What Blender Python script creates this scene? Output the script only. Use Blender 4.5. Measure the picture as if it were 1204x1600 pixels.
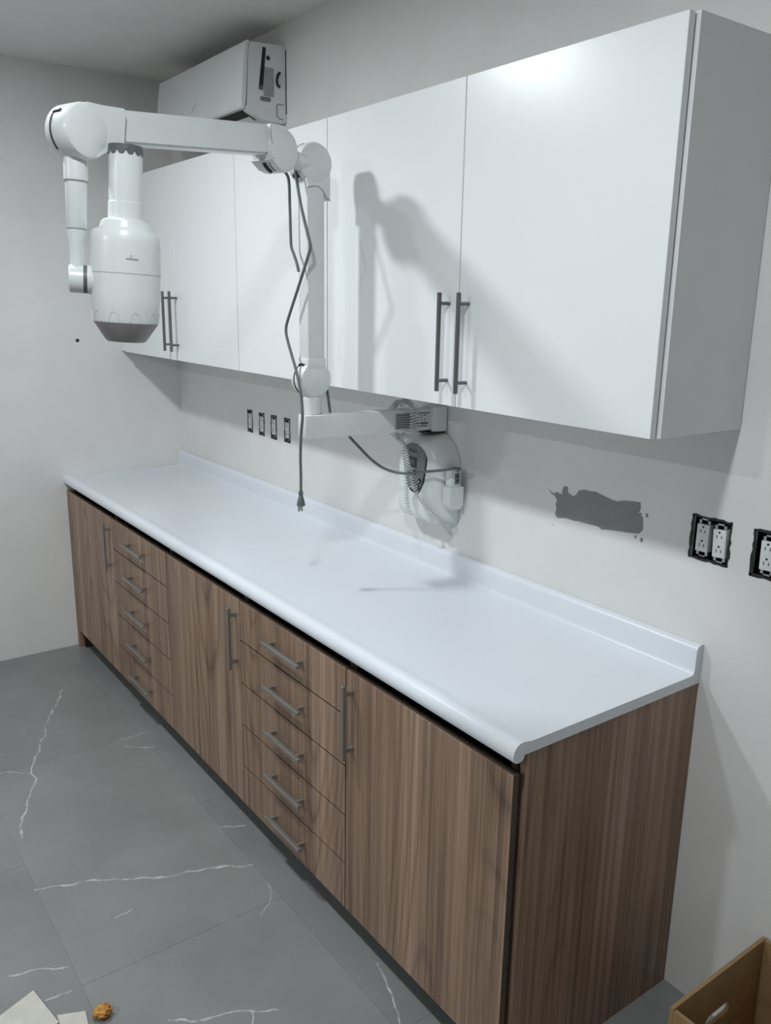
import bpy, bmesh, math, random
from mathutils import Vector, Matrix
random.seed(7)
for o in list(bpy.data.objects): bpy.data.objects.remove(o)
scene = bpy.context.scene
COL = scene.collection
PI = math.pi

# ------------------------------------------------------------------ camera
cd = bpy.data.cameras.new('camera'); cam = bpy.data.objects.new('camera', cd); COL.objects.link(cam)
scene.camera = cam
cd.sensor_fit = 'HORIZONTAL'; cd.sensor_width = 36.0
cd.lens = 1313.916 / 1204.0 * 36.0
cd.clip_start = 0.02; cd.clip_end = 60
R_ = Vector((0.5874213, 0.8091197, 0.0161705)); U_ = Vector((-0.2069421, 0.1308631, 0.9695617)); F_ = Vector((-0.7823753, 0.5728875, -0.2443127))
M = Matrix.Identity(4)
for i in range(3):
    M[i][0] = R_[i]; M[i][1] = U_[i]; M[i][2] = -F_[i]
M[0][3], M[1][3], M[2][3] = 4.241983, -1.750511, 1.771832
cam.matrix_world = M

# ------------------------------------------------------------------ world, lights, exposure
w = bpy.data.worlds.new('world'); scene.world = w; w.use_nodes = True
w.node_tree.nodes['Background'].inputs[0].default_value = (0.6, 0.65, 0.7, 1)
w.node_tree.nodes['Background'].inputs[1].default_value = 0.05
vs = scene.view_settings
vs.view_transform = 'Standard'; vs.look = 'None'; vs.gamma = 1.0; vs.exposure = 0.0; vs.use_curve_mapping = False

def lamp(name, loc, power, size, color=(0.905, 0.968, 1.0)):
    l = bpy.data.lights.new(name, 'AREA'); l.shape = 'DISK'; l.size = size; l.energy = power; l.color = color
    o = bpy.data.objects.new(name, l); COL.objects.link(o); o.location = loc      # points straight down
    return o
HC = 2.776          # ceiling height
lamp('ceiling_lamp_light', (1.56, -1.52, 2.755), 28.5, 0.17)
lamp('ceiling_lamp_light', (3.36, -1.52, 2.755), 23.5, 0.17)
lamp('ceiling_lamp_light', (2.40, -4.00, 2.755), 40, 0.17)

# ------------------------------------------------------------------ node helpers
def new_mat(name):
    m = bpy.data.materials.new(name); m.use_nodes = True
    return m, m.node_tree, m.node_tree.nodes['Principled BSDF']
def nd(nt, t, **kw):
    n = nt.nodes.new(t)
    for k, v in kw.items(): setattr(n, k, v)
    return n
def lk(nt, a, b): nt.links.new(a, b)
def math_n(nt, op, a, b=None, c=None):
    n = nd(nt, 'ShaderNodeMath', operation=op)
    for i, v in enumerate((a, b, c)):
        if v is None: continue
        if isinstance(v, (int, float)): n.inputs[i].default_value = v
        else: lk(nt, v, n.inputs[i])
    return n.outputs[0]
def ramp(nt, fac, stops):
    n = nd(nt, 'ShaderNodeValToRGB'); e = n.color_ramp.elements
    while len(e) < len(stops): e.new(0.5)
    for el, (p, c) in zip(e, stops):
        el.position = p; el.color = (c[0], c[1], c[2], 1)
    lk(nt, fac, n.inputs[0]); return n.outputs[0]
def pos_map(nt, scale):
    g = nd(nt, 'ShaderNodeNewGeometry'); mp = nd(nt, 'ShaderNodeMapping'); mp.inputs['Scale'].default_value = scale
    lk(nt, g.outputs['Position'], mp.inputs[0]); return mp.outputs[0]
def noise(nt, vec, scale, detail=3, rough=0.5, dist=0.0):
    n = nd(nt, 'ShaderNodeTexNoise'); n.inputs['Scale'].default_value = scale; n.inputs['Detail'].default_value = detail
    n.inputs['Roughness'].default_value = rough; n.inputs['Distortion'].default_value = dist
    lk(nt, vec, n.inputs['Vector']); return n.outputs['Fac']
def bump(nt, bsdf, h, strength, distance=0.01):
    b = nd(nt, 'ShaderNodeBump'); b.inputs['Strength'].default_value = strength; b.inputs['Distance'].default_value = distance
    lk(nt, h, b.inputs['Height']); lk(nt, b.outputs[0], bsdf.inputs['Normal'])
def mottled(name, c1, c2, scale=20, rough=0.5, metal=0.0, bmp=0.0, bscale=200, spec=0.5, stretch=(1, 1, 1)):
    m, nt, b = new_mat(name)
    v = pos_map(nt, stretch)
    lk(nt, ramp(nt, noise(nt, v, scale, 4), [(0.3, c1), (0.7, c2)]), b.inputs['Base Color'])
    b.inputs['Roughness'].default_value = rough; b.inputs['Metallic'].default_value = metal
    b.inputs['Specular IOR Level'].default_value = spec
    if bmp: bump(nt, b, noise(nt, v, bscale, 2), bmp, 0.002)
    return m

MAT = {}
MAT['wall'] = mottled('wall_paint', (0.715, 0.705, 0.69), (0.76, 0.75, 0.735), 5, 0.75, bmp=0.12, bscale=90, spec=0.25)
MAT['ceiling'] = mottled('ceiling_paint', (0.73, 0.72, 0.70), (0.77, 0.76, 0.74), 6, 0.85, bmp=0.1, bscale=120, spec=0.2)
MAT['gloss'] = mottled('white_gloss_laminate', (0.80, 0.815, 0.82), (0.82, 0.835, 0.84), 3, 0.28, spec=0.5)
MAT['carcass'] = mottled('white_melamine', (0.72, 0.725, 0.72), (0.75, 0.755, 0.75), 8, 0.5)
MAT['counter'] = mottled('white_counter_laminate', (0.73, 0.755, 0.80), (0.755, 0.78, 0.825), 4, 0.30, spec=0.5)
MAT['plastic'] = mottled('white_plastic', (0.69, 0.71, 0.705), (0.72, 0.74, 0.735), 14, 0.28, spec=0.5)
MAT['plastic_gray'] = mottled('pale_gray_plastic', (0.52, 0.53, 0.53), (0.56, 0.57, 0.57), 14, 0.4)
MAT['cone_gray'] = mottled('warm_gray_plastic', (0.27, 0.255, 0.255), (0.30, 0.285, 0.285), 14, 0.45)
MAT['dark_gray'] = mottled('dark_gray_plastic', (0.085, 0.10, 0.105), (0.11, 0.125, 0.13), 30, 0.5)
MAT['panel_gray'] = mottled('panel_gray_film', (0.17, 0.18, 0.185), (0.20, 0.21, 0.215), 30, 0.4)
MAT['seam'] = mottled('seam_gray', (0.30, 0.31, 0.31), (0.34, 0.35, 0.35), 30, 0.6)  # mid gray for seam lines, rings and some print
MAT['black'] = mottled('black_rubber', (0.008, 0.009, 0.009), (0.014, 0.015, 0.015), 40, 0.6)
MAT['steel'] = mottled('brushed_steel_dark', (0.15, 0.15, 0.155), (0.22, 0.22, 0.225), 60, 0.38, 0.9, stretch=(1, 1, 0.05))
MAT['nickel'] = mottled('brushed_nickel', (0.34, 0.335, 0.32), (0.42, 0.41, 0.39), 60, 0.42, 0.85, stretch=(0.1, 1, 0.1))
MAT['zinc'] = mottled('galvanised_zinc', (0.35, 0.36, 0.36), (0.55, 0.56, 0.55), 120, 0.4, 0.8)
MAT['cord'] = mottled('gray_cord_rubber', (0.10, 0.12, 0.12), (0.13, 0.15, 0.15), 40, 0.5)
MAT['coil'] = mottled('pale_coil_cord', (0.60, 0.63, 0.61), (0.66, 0.69, 0.67), 60, 0.45)
MAT['label_gray'] = mottled('gray_sticker', (0.30, 0.31, 0.31), (0.36, 0.37, 0.37), 80, 0.5)
MAT['label_dark'] = mottled('dark_print', (0.06, 0.065, 0.065), (0.09, 0.095, 0.095), 80, 0.5)
MAT['label_pale'] = mottled('pale_print', (0.50, 0.52, 0.52), (0.56, 0.58, 0.58), 80, 0.5)
MAT['display'] = mottled('display_glass', (0.012, 0.016, 0.016), (0.02, 0.026, 0.026), 80, 0.15)
MAT['plaster'] = mottled('raw_gray_plaster', (0.235, 0.24, 0.24), (0.275, 0.28, 0.28), 12, 0.9, bmp=0.3, bscale=250, spec=0.2)
MAT['kick'] = mottled('black_kick_board', (0.022, 0.02, 0.018), (0.035, 0.032, 0.028), 20, 0.55)
MAT['grout'] = mottled('gray_grout', (0.22, 0.222, 0.22), (0.25, 0.252, 0.25), 60, 0.9)
MAT['paper'] = mottled('cream_board', (0.50, 0.49, 0.43), (0.58, 0.57, 0.51), 25, 0.8)
MAT['peel'] = mottled('orange_brown_foam', (0.30, 0.12, 0.015), (0.62, 0.30, 0.06), 70, 0.6)

def wood(name, tint=1.0, seed=0.0):
    m, nt, b = new_mat(name)
    g = nd(nt, 'ShaderNodeNewGeometry')
    off = nd(nt, 'ShaderNodeVectorMath', operation='ADD'); off.inputs[1].default_value = (seed, seed, 0)
    lk(nt, g.outputs['Position'], off.inputs[0])
    def mp(s):
        n = nd(nt, 'ShaderNodeMapping'); n.inputs['Scale'].default_value = s; lk(nt, off.outputs[0], n.inputs[0]); return n.outputs[0]
    broad = noise(nt, mp((8, 8, 0.30)), 1.0, 2, 0.5, 0.2)            # wide vertical bands
    warp = noise(nt, mp((2.6, 2.6, 0.42)), 1.0, 1, 0.4, 0.15)
    rings = math_n(nt, 'FRACT', math_n(nt, 'MULTIPLY', warp, 24.0))   # cathedral figure, thin dark lines
    rings = math_n(nt, 'POWER', math_n(nt, 'SUBTRACT', 1.0, math_n(nt, 'ABSOLUTE', math_n(nt, 'SUBTRACT', math_n(nt, 'MULTIPLY', rings, 2.0), 1.0))), 4.0)
    fine = noise(nt, mp((210, 210, 3.2)), 1.0, 3, 0.6, 0.0)
    mid = noise(nt, mp((62, 62, 0.75)), 1.0, 3, 0.62, 0.0)
    gate = ramp(nt, noise(nt, mp((4.5, 4.5, 0.5)), 1.0, 1), [(0.42, (0.1,) * 3), (0.6, (1, 1, 1))])
    s = math_n(nt, 'ADD', math_n(nt, 'MULTIPLY', broad, 0.50), math_n(nt, 'MULTIPLY', mid, 0.62))
    s = math_n(nt, 'ADD', s, math_n(nt, 'MULTIPLY', fine, 0.30))
    s = math_n(nt, 'SUBTRACT', s, math_n(nt, 'MULTIPLY', math_n(nt, 'MULTIPLY', rings, gate), 0.16))
    c = lambda r, g_, b_: (r * tint * 1.16, g_ * tint * 1.02, b_ * tint * 0.93)
    col = ramp(nt, s, [(0.47, c(0.095, 0.066, 0.048)), (0.63, c(0.19, 0.137, 0.101)), (0.75, c(0.265, 0.198, 0.149)), (0.93, c(0.41, 0.32, 0.25))])
    lk(nt, col, b.inputs['Base Color'])
    b.inputs['Roughness'].default_value = 0.42; b.inputs['Specular IOR Level'].default_value = 0.4
    bump(nt, b, fine, 0.08, 0.001)
    return m
MAT['wood'] = wood('walnut_laminate')
MAT['wood_alt'] = wood('walnut_laminate_drawers', 1.0, 3.7)
MAT['wood_edge'] = mottled('walnut_edge_shaded', (0.060, 0.043, 0.032), (0.085, 0.062, 0.047), 30, 0.5)  # board edge colour, darkened to carry the shade of the gaps
MAT['wood_dark'] = mottled('dark_walnut_shaded', (0.026, 0.018, 0.013), (0.04, 0.028, 0.021), 30, 0.5)  # dark wood, blackened further so gap shade sits in the colour

def cardboard():
    m, nt, b = new_mat('cardboard')
    v = pos_map(nt, (1, 1, 1))
    col = ramp(nt, noise(nt, v, 18, 5, 0.6), [(0.3, (0.30, 0.185, 0.085)), (0.7, (0.37, 0.235, 0.115))])
    lk(nt, col, b.inputs['Base Color']); b.inputs['Roughness'].default_value = 0.85
    wv = nd(nt, 'ShaderNodeTexWave'); wv.inputs['Scale'].default_value = 60; lk(nt, v, wv.inputs[0])
    bump(nt, b, wv.outputs['Fac'], 0.05, 0.001)
    return m
MAT['cardboard'] = cardboard()

def tile_mat():
    m, nt, b = new_mat('gray_marble_porcelain')
    g = nd(nt, 'ShaderNodeNewGeometry'); P = g.outputs['Position']
    nz = nd(nt, 'ShaderNodeTexNoise'); nz.inputs['Scale'].default_value = 9; nz.inputs['Detail'].default_value = 5
    lk(nt, P, nz.inputs['Vector'])
    sub = nd(nt, 'ShaderNodeVectorMath', operation='SUBTRACT'); sub.inputs[1].default_value = (0.5, 0.5, 0.5); lk(nt, nz.outputs['Color'], sub.inputs[0])
    sc = nd(nt, 'ShaderNodeVectorMath', operation='SCALE'); sc.inputs['Scale'].default_value = 0.075; lk(nt, sub.outputs[0], sc.inputs[0])
    wp = nd(nt, 'ShaderNodeVectorMath', operation='ADD'); lk(nt, P, wp.inputs[0]); lk(nt, sc.outputs[0], wp.inputs[1])
    flat = nd(nt, 'ShaderNodeVectorMath', operation='MULTIPLY'); flat.inputs[1].default_value = (1, 1, 0); lk(nt, wp.outputs[0], flat.inputs[0])
    def seg(a, c, wd):
        # soft mask around the segment a-c
        A = Vector((a[0], a[1], 0)); D = Vector((c[0] - a[0], c[1] - a[1], 0)); L2 = D.length_squared
        s = nd(nt, 'ShaderNodeVectorMath', operation='SUBTRACT'); s.inputs[1].default_value = A; lk(nt, flat.outputs[0], s.inputs[0])
        d = nd(nt, 'ShaderNodeVectorMath', operation='DOT_PRODUCT'); d.inputs[1].default_value = D / L2; lk(nt, s.outputs[0], d.inputs[0])
        t = nd(nt, 'ShaderNodeClamp'); lk(nt, d.outputs['Value'], t.inputs[0])
        q = nd(nt, 'ShaderNodeVectorMath', operation='SCALE'); q.inputs[0].default_value = D; lk(nt, t.outputs[0], q.inputs['Scale'])
        ds = nd(nt, 'ShaderNodeVectorMath', operation='DISTANCE'); lk(nt, s.outputs[0], ds.inputs[0]); lk(nt, q.outputs[0], ds.inputs[1])
        return math_n(nt, 'SUBTRACT', 1.0, math_n(nt, 'DIVIDE', ds.outputs['Value'], wd * 0.62))
    lines = [
        ([(0.486, -0.829), (0.797, -0.989), (1.043, -1.081), (1.132, -1.14), (1.20, -1.13), (1.302, -1.181), (1.454, -1.246), (1.539, -1.266)], 0.0065),
        ([(1.132, -1.14), (1.078, -1.233)], 0.005),
        ([(1.828, -1.291), (1.875, -1.169), (1.987, -0.968), (2.057, -0.784), (2.102, -0.694)], 0.0075),
        ([(1.089, -0.796), (1.086, -0.639)], 0.005), ([(1.146, -0.765), (1.22, -0.69)], 0.006), ([(1.857, -0.699), (1.904, -0.62)], 0.0055),
        ([(2.146, -1.437), (2.20, -1.292)], 0.0055), ([(2.294, -1.375), (2.294, -1.319)], 0.005),
        ([(2.535, -1.142), (2.625, -0.956), (2.655, -0.90)], 0.006), ([(2.206, -0.692), (2.261, -0.705), (2.321, -0.774)], 0.004),
        ([(2.674, -0.603), (2.863, -0.682), (3.10, -0.72)], 0.006), ([(2.625, -0.956), (2.72, -0.99)], 0.004), ([(2.089, -1.141), (2.079, -1.094)], 0.004),
    ]
    tot = None
    for pts, wd in lines:
        for a, c in zip(pts, pts[1:]):
            s = seg(a, c, wd)
            tot = s if tot is None else math_n(nt, 'MAXIMUM', tot, s)
    tot = math_n(nt, 'MAXIMUM', tot, 0.0)
    brk = ramp(nt, noise(nt, P, 34, 3), [(0.34, (0.12,) * 3), (0.6, (1, 1, 1))])
    vein = math_n(nt, 'MULTIPLY', math_n(nt, 'POWER', tot, 0.7), brk)
    cloud = noise(nt, P, 2.6, 6, 0.62, 0.0)
    oi = nd(nt, 'ShaderNodeObjectInfo')
    f = math_n(nt, 'ADD', cloud, math_n(nt, 'MULTIPLY', math_n(nt, 'SUBTRACT', oi.outputs['Random'], 0.5), 0.22))
    base = ramp(nt, f, [(0.25, (0.19, 0.193, 0.19)), (0.5, (0.225, 0.228, 0.225)), (0.78, (0.262, 0.265, 0.262))])
    mx = nd(nt, 'ShaderNodeMixRGB'); lk(nt, vein, mx.inputs[0]); lk(nt, base, mx.inputs[1]); mx.inputs[2].default_value = (0.56, 0.58, 0.57, 1)
    lk(nt, mx.outputs[0], b.inputs['Base Color'])
    rg = ramp(nt, noise(nt, P, 6, 3), [(0.3, (0.26,) * 3), (0.7, (0.36,) * 3)]); lk(nt, rg, b.inputs['Roughness'])
    b.inputs['Specular IOR Level'].default_value = 0.4
    return m
MAT['tile'] = tile_mat()

# ------------------------------------------------------------------ mesh helpers
def finish(bm, smooth=None):
    bmesh.ops.recalc_face_normals(bm, faces=bm.faces)
    if smooth is not None:
        for f in bm.faces: f.smooth = True
        for e in bm.edges:
            if len(e.link_faces) != 2 or e.calc_face_angle(0) > smooth: e.smooth = False
XF = None
def obj(name, bm, mat, parent=None, smooth=None, fix=True):
    if XF is not None: bmesh.ops.transform(bm, matrix=XF, verts=bm.verts)
    if fix: finish(bm, smooth)
    me = bpy.data.meshes.new(name); bm.to_mesh(me); bm.free()
    if isinstance(mat, str): mat = MAT[mat]
    me.materials.append(mat)
    o = bpy.data.objects.new(name, me); COL.objects.link(o)
    attach(o, parent); return o
def wloc(p):
    v = Vector((0, 0, 0))
    while p is not None:
        v = v + p.location; p = p.parent
    return v
def attach(o, parent):
    if parent is None: return
    o.parent = parent
    o.location = o.location - wloc(parent)       # meshes are written in world coordinates
def thing(name, label, cat, loc, group=None):
    o = bpy.data.objects.new(name, None); COL.objects.link(o); o.location = loc; o.empty_display_size = 0.05
    o['label'] = label; o['category'] = cat
    if group: o['group'] = group
    return o
def tag(o, label, cat, group=None):
    o['label'] = label; o['category'] = cat
    if group: o['group'] = group
    return o
def dark_edges(o):
    """darker banding on the narrow edges of a laminate board"""
    o.data.materials.append(MAT['wood_edge'])
    for p in o.data.polygons:
        if abs(p.normal.y) < 0.3: p.material_index = 1
    return o
def struct(o): o['kind'] = 'structure'; return o
def box(bm, x0, x1, y0, y1, z0, z1, bev=0.0, seg=2):
    r = bmesh.ops.create_cube(bm, size=1.0); vs_ = r['verts']
    for v in vs_:
        v.co = Vector((x0 + (v.co.x + 0.5) * (x1 - x0), y0 + (v.co.y + 0.5) * (y1 - y0), z0 + (v.co.z + 0.5) * (z1 - z0)))
    if bev:
        es = list({e for v in vs_ for e in v.link_edges})
        bmesh.ops.bevel(bm, geom=es, offset=bev, segments=seg, affect='EDGES', profile=0.5)
    return vs_
def B(x0, x1, y0, y1, z0, z1, bev=0.0, seg=2):
    bm = bmesh.new(); box(bm, x0, x1, y0, y1, z0, z1, bev, seg); return bm
def basis(d):
    d = d.normalized(); a = Vector((0, 0, 1)) if abs(d.z) < 0.9 else Vector((1, 0, 0))
    u = d.cross(a).normalized(); return u, d.cross(u).normalized()
def lathe(bm, base, axis, prof, n=32):
    """prof: list of (distance along axis, radius)"""
    base = Vector(base); axis = Vector(axis).normalized(); u, v = basis(axis); rings = []
    for h, r in prof:
        c = base + axis * h
        if r <= 1e-6: rings.append([bm.verts.new(c)]); continue
        rings.append([bm.verts.new(c + (u * math.cos(2 * PI * i / n) + v * math.sin(2 * PI * i / n)) * r) for i in range(n)])
    for a, b in zip(rings, rings[1:]):
        for i in range(n):
            j = (i + 1) % n
            if len(a) == 1 and len(b) == 1: continue
            if len(a) == 1: bm.faces.new((a[0], b[i], b[j]))
            elif len(b) == 1: bm.faces.new((a[i], b[0], a[j]))
            else: bm.faces.new((a[i], b[i], b[j], a[j]))
    if len(rings[0]) > 1: bm.faces.new(rings[0][::-1])
    if len(rings[-1]) > 1: bm.faces.new(rings[-1])
def LT(base, axis, prof, n=32):
    bm = bmesh.new(); lathe(bm, base, axis, prof, n); return bm
def tube(bm, pts, r, n=8):
    pts = [Vector(p) for p in pts]; rings = []; u = None
    for i, p in enumerate(pts):
        d = (pts[min(i + 1, len(pts) - 1)] - pts[max(i - 1, 0)]).normalized()
        if u is None: u, v = basis(d)
        else:
            u = (u - d * u.dot(d)).normalized(); v = d.cross(u)
        rings.append([bm.verts.new(p + (u * math.cos(2 * PI * k / n) + v * math.sin(2 * PI * k / n)) * r) for k in range(n)])
    for a, b in zip(rings, rings[1:]):
        for k in range(n): bm.faces.new((a[k], a[(k + 1) % n], b[(k + 1) % n], b[k]))
    bm.faces.new(rings[0][::-1]); bm.faces.new(rings[-1])
def spline(pts, per=10):
    pts = [Vector(p) for p in pts]; out = []
    P = [pts[0] * 2 - pts[1]] + pts + [pts[-1] * 2 - pts[-2]]
    for i in range(1, len(P) - 2):
        for k in range(per):
            t = k / per; a, b, c, d = P[i - 1], P[i], P[i + 1], P[i + 2]
            out.append(0.5 * ((2 * b) + (c - a) * t + (2 * a - 5 * b + 4 * c - d) * t * t + (3 * b - a - 3 * c + d) * t ** 3))
    out.append(pts[-1]); return out
def helix(pts, coil_r, pitch, steps=9):
    """resample a path and wind a coil round it"""
    pts = spline(pts, 16); ln = [0.0]
    for a, b in zip(pts, pts[1:]): ln.append(ln[-1] + (b - a).length)
    total = ln[-1]; n = int(total / pitch * steps); out = []; j = 0; u = None
    for i in range(n + 1):
        s = total * i / n
        while j < len(ln) - 2 and ln[j + 1] < s: j += 1
        t = (s - ln[j]) / max(ln[j + 1] - ln[j], 1e-9); c = pts[j].lerp(pts[j + 1], t); d = (pts[j + 1] - pts[j]).normalized()
        if u is None: u, v = basis(d)
        else: u = (u - d * u.dot(d)).normalized(); v = d.cross(u)
        a = 2 * PI * i / steps
        out.append(c + (u * math.cos(a) + v * math.sin(a)) * coil_r)
    return out
def prism(bm, poly, axis, a0, a1):
    """poly in the two other axes (order xyz without axis), extruded from a0 to a1"""
    def pt(p, a):
        if axis == 'x': return (a, p[0], p[1])
        if axis == 'y': return (p[0], a, p[1])
        return (p[0], p[1], a)
    A = [bm.verts.new(pt(p, a0)) for p in poly]; C = [bm.verts.new(pt(p, a1)) for p in poly]; n = len(poly)
    for i in range(n): bm.faces.new((A[i], A[(i + 1) % n], C[(i + 1) % n], C[i]))
    bm.faces.new(A[::-1]); bm.faces.new(C)
def PR(poly, axis, a0, a1):
    bm = bmesh.new(); prism(bm, poly, axis, a0, a1); return bm
def xform(bm, mat): bmesh.ops.transform(bm, matrix=mat, verts=bm.verts)
def arc(cx, cy, r, a0, a1, n):
    return [(cx + r * math.cos(math.radians(a0 + (a1 - a0) * i / n)), cy + r * math.sin(math.radians(a0 + (a1 - a0) * i / n))) for i in range(n + 1)]

# ------------------------------------------------------------------ room shell
XR, YF = 6.0, -5.2
W_OUT = [  # openings cut in the back wall (x0, x1, z0, z1)
    (0.772, 0.822, 1.178, 1.278), (0.884, 0.934, 1.177, 1.277), (0.994, 1.046, 1.177, 1.279), (1.113, 1.163, 1.178, 1.280),
    (3.098, 3.203, 1.180, 1.287), (3.258, 3.366, 1.178, 1.287)]
def wall_with_openings():
    bm = bmesh.new()
    xs = sorted({0.0, XR} | {v for o in W_OUT for v in o[:2]}); zs = sorted({0.0, HC} | {v for o in W_OUT for v in o[2:]})
    inside = lambda x, z: any(o[0] < x < o[1] and o[2] < z < o[3] for o in W_OUT)
    for x0, x1 in zip(xs, xs[1:]):
        for z0, z1 in zip(zs, zs[1:]):
            if inside((x0 + x1) / 2, (z0 + z1) / 2): continue
            bm.faces.new([bm.verts.new(p) for p in ((x0, 0, z0), (x1, 0, z0), (x1, 0, z1), (x0, 0, z1))])
    bmesh.ops.remove_doubles(bm, verts=bm.verts, dist=1e-5)
    for x0, x1, z0, z1 in W_OUT:                       # reveals of the openings, wall is 16 mm board
        q = [(x0, z0), (x1, z0), (x1, z1), (x0, z1)]
        for a, b in zip(q, q[1:] + q[:1]):
            bm.faces.new([bm.verts.new(p) for p in ((a[0], 0, a[1]), (a[0], 0.016, a[1]), (b[0], 0.016, b[1]), (b[0], 0, b[1]))])
    q = [bm.verts.new(p) for p in ((0, 0.12, 0), (XR, 0.12, 0), (XR, 0.12, HC), (0, 0.12, HC))]; bm.faces.new(q)
    return bm
wall_back = struct(obj('wall_back', wall_with_openings(), 'wall', fix=False))
wall_left = struct(obj('wall_left', B(-0.12, 0, YF, 0.12, 0, HC), 'wall'))
struct(obj('wall_right', B(XR, XR + 0.12, YF, 0.12, 0, HC), 'wall'))
struct(obj('wall_front', B(-0.12, XR + 0.12, YF - 0.12, YF, 0, HC), 'wall'))
struct(obj('ceiling', B(-0.12, XR + 0.12, YF - 0.12, 0.12, HC, HC + 0.1), 'ceiling'))
floor = struct(obj('floor', B(-0.12, XR + 0.12, YF - 0.12, 0.12, -0.12, -0.0012), 'grout'))
# floor tiles, 0.6 x 1.2 m, long side parallel to the cabinets
TILE_CACHE = {}
def tiles():
    ys = [0.0 - 0.09 - 0.6 * k for k in range(-1, 9)]
    for r, (y1, y0) in enumerate(zip(ys, ys[1:])):
        y1c, y0c = min(y1, 0.0), max(y0, YF)
        if y1c - y0c < 0.01: continue
        off = {0: 0.49, 1: 0.49, 2: -0.11, 3: 0.49}.get(r, 0.49 if r % 2 else -0.11)
        x = off - 1.2
        while x < XR:
            a, b = max(x, 0.0), min(x + 1.2, XR); x += 1.2
            if b - a < 0.01: continue
            key = (round(b - a, 3), round(y1c - y0c, 3))
            if key not in TILE_CACHE:
                bm = B(0.0004, key[0] - 0.0004, 0.0004, key[1] - 0.0004, -0.0012, 0.0)
                o = obj('tile', bm, 'tile'); TILE_CACHE[key] = o.data
            else:
                o = bpy.data.objects.new('tile', TILE_CACHE[key]); COL.objects.link(o)
            o.location = (a, y0c, 0); o.parent = floor
tiles()
# bare plaster where paint is missing, and small chips around it
patch = [(2.634, 1.258), (2.655, 1.250), (2.663, 1.257), (2.684, 1.253), (2.689, 1.278), (2.704, 1.279), (2.706, 1.262), (2.722, 1.256), (2.735, 1.262), (2.744, 1.276), (2.761, 1.282),
         (2.80, 1.284), (2.84, 1.276), (2.876, 1.272), (2.90, 1.279), (2.946, 1.284), (2.948, 1.268), (2.944, 1.257), (2.957, 1.248), (2.961, 1.215), (2.951, 1.203), (2.90, 1.196),
         (2.843, 1.189), (2.832, 1.186), (2.815, 1.192), (2.753, 1.191), (2.71, 1.190), (2.69, 1.187), (2.672, 1.184), (2.664, 1.196), (2.668, 1.210), (2.663, 1.22), (2.668, 1.234), (2.66, 1.243), (2.648, 1.247)]
def jag(poly, amp):
    out = []
    for (a, b), (c, d) in zip(poly, poly[1:] + poly[:1]):
        out.append((a, b)); out.append(((a + c) / 2 + random.uniform(-amp, amp), (b + d) / 2 + random.uniform(-amp, amp)))
    return out
obj('bare_plaster_patch', PR(jag(patch, 0.0016), 'y', -0.0012, 0.0), 'plaster', wall_back)
for cx, cz, r in ((2.969, 1.255, 0.005), (2.960, 1.188, 0.0055), (2.941, 1.192, 0.004), (2.659, 1.160, 0.002), (2.950, 1.255, 0.003)):
    obj('plaster_chip', PR([(cx + r * random.uniform(0.6, 1.1) * math.cos(a), cz + r * 1.3 * random.uniform(0.6, 1.1) * math.sin(a)) for a in [2 * PI * i / 9 for i in range(9)]], 'y', -0.001, 0.0), 'plaster', wall_back)
# drilled hole in the left wall
hb_ = bmesh.new(); lathe(hb_, (-0.001, -0.513, 1.558), (1, 0, 0), [(0, 0.0), (0, 0.0075), (0.0025, 0.0085), (0.0035, 0.007), (0.0015, 0.004), (0.0015, 0.0)], 14)
obj('drilled_hole', hb_, 'black', wall_left, smooth=0.7)

# ------------------------------------------------------------------ base cabinets
YD = -0.620      # door fronts
ZT, ZK = 0.829, 0.093
def bar_handle_v(x, z0, z1, y0, parent):
    """square bar pull, upright, on a wooden front"""
    bm = bmesh.new(); box(bm, x - 0.006, x + 0.006, y0 - 0.034, y0 - 0.022, z0, z1, 0.0012, 1)
    for z in (z0 + 0.026, z1 - 0.026): box(bm, x - 0.0055, x + 0.0055, y0 - 0.0235, y0, z - 0.0055, z + 0.0055)
    o = obj('handle', bm, 'nickel', parent); o['label'] = 'brushed metal square bar pull'; return o
def bar_handle_h(x0, x1, z, y0, parent):
    bm = bmesh.new(); box(bm, x0, x1, y0 - 0.034, y0 - 0.022, z - 0.006, z + 0.006, 0.0012, 1)
    for x in (x0 + 0.026, x1 - 0.026): box(bm, x - 0.0055, x + 0.0055, y0 - 0.0235, y0, z - 0.0055, z + 0.0055)
    o = obj('handle', bm, 'nickel', parent); o['label'] = 'brushed metal square bar pull'; return o
def base_body(t, x0, x1):
    bm = bmesh.new()
    box(bm, x0 + 0.001, x0 + 0.017, -0.596, -0.003, ZK, 0.866); box(bm, x1 - 0.017, x1 - 0.001, -0.596, -0.003, ZK, 0.866)
    box(bm, x0 + 0.018, x1 - 0.018, -0.596, -0.003, ZK, ZK + 0.016); box(bm, x0 + 0.018, x1 - 0.018, -0.012, -0.003, ZK + 0.017, 0.866)
    box(bm, x0 + 0.018, x1 - 0.018, -0.596, -0.50, 0.848, 0.866)
    obj('body', bm, 'wood_dark', t)
    obj('toe_kick', B(x0 + 0.001, x1 - 0.001, -0.53, -0.515, 0.0, ZK - 0.001), 'kick', t)
def door_cabinet(x0, x1, label, hx, d0=None, d1=None):
    t = thing('base_cabinet', label, 'cabinet', ((x0 + x1) / 2, -0.3, 0), 'wood front base cabinets')
    base_body(t, x0, x1)
    d = obj('door', B((d0 or x0) + 0.0021, (d1 or x1) - 0.0021, YD, YD + 0.018, ZK, ZT, 0.0008, 1), 'wood', t); dark_edges(d)
    bar_handle_v(hx, 0.585, 0.80, YD, d)
    return t
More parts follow.
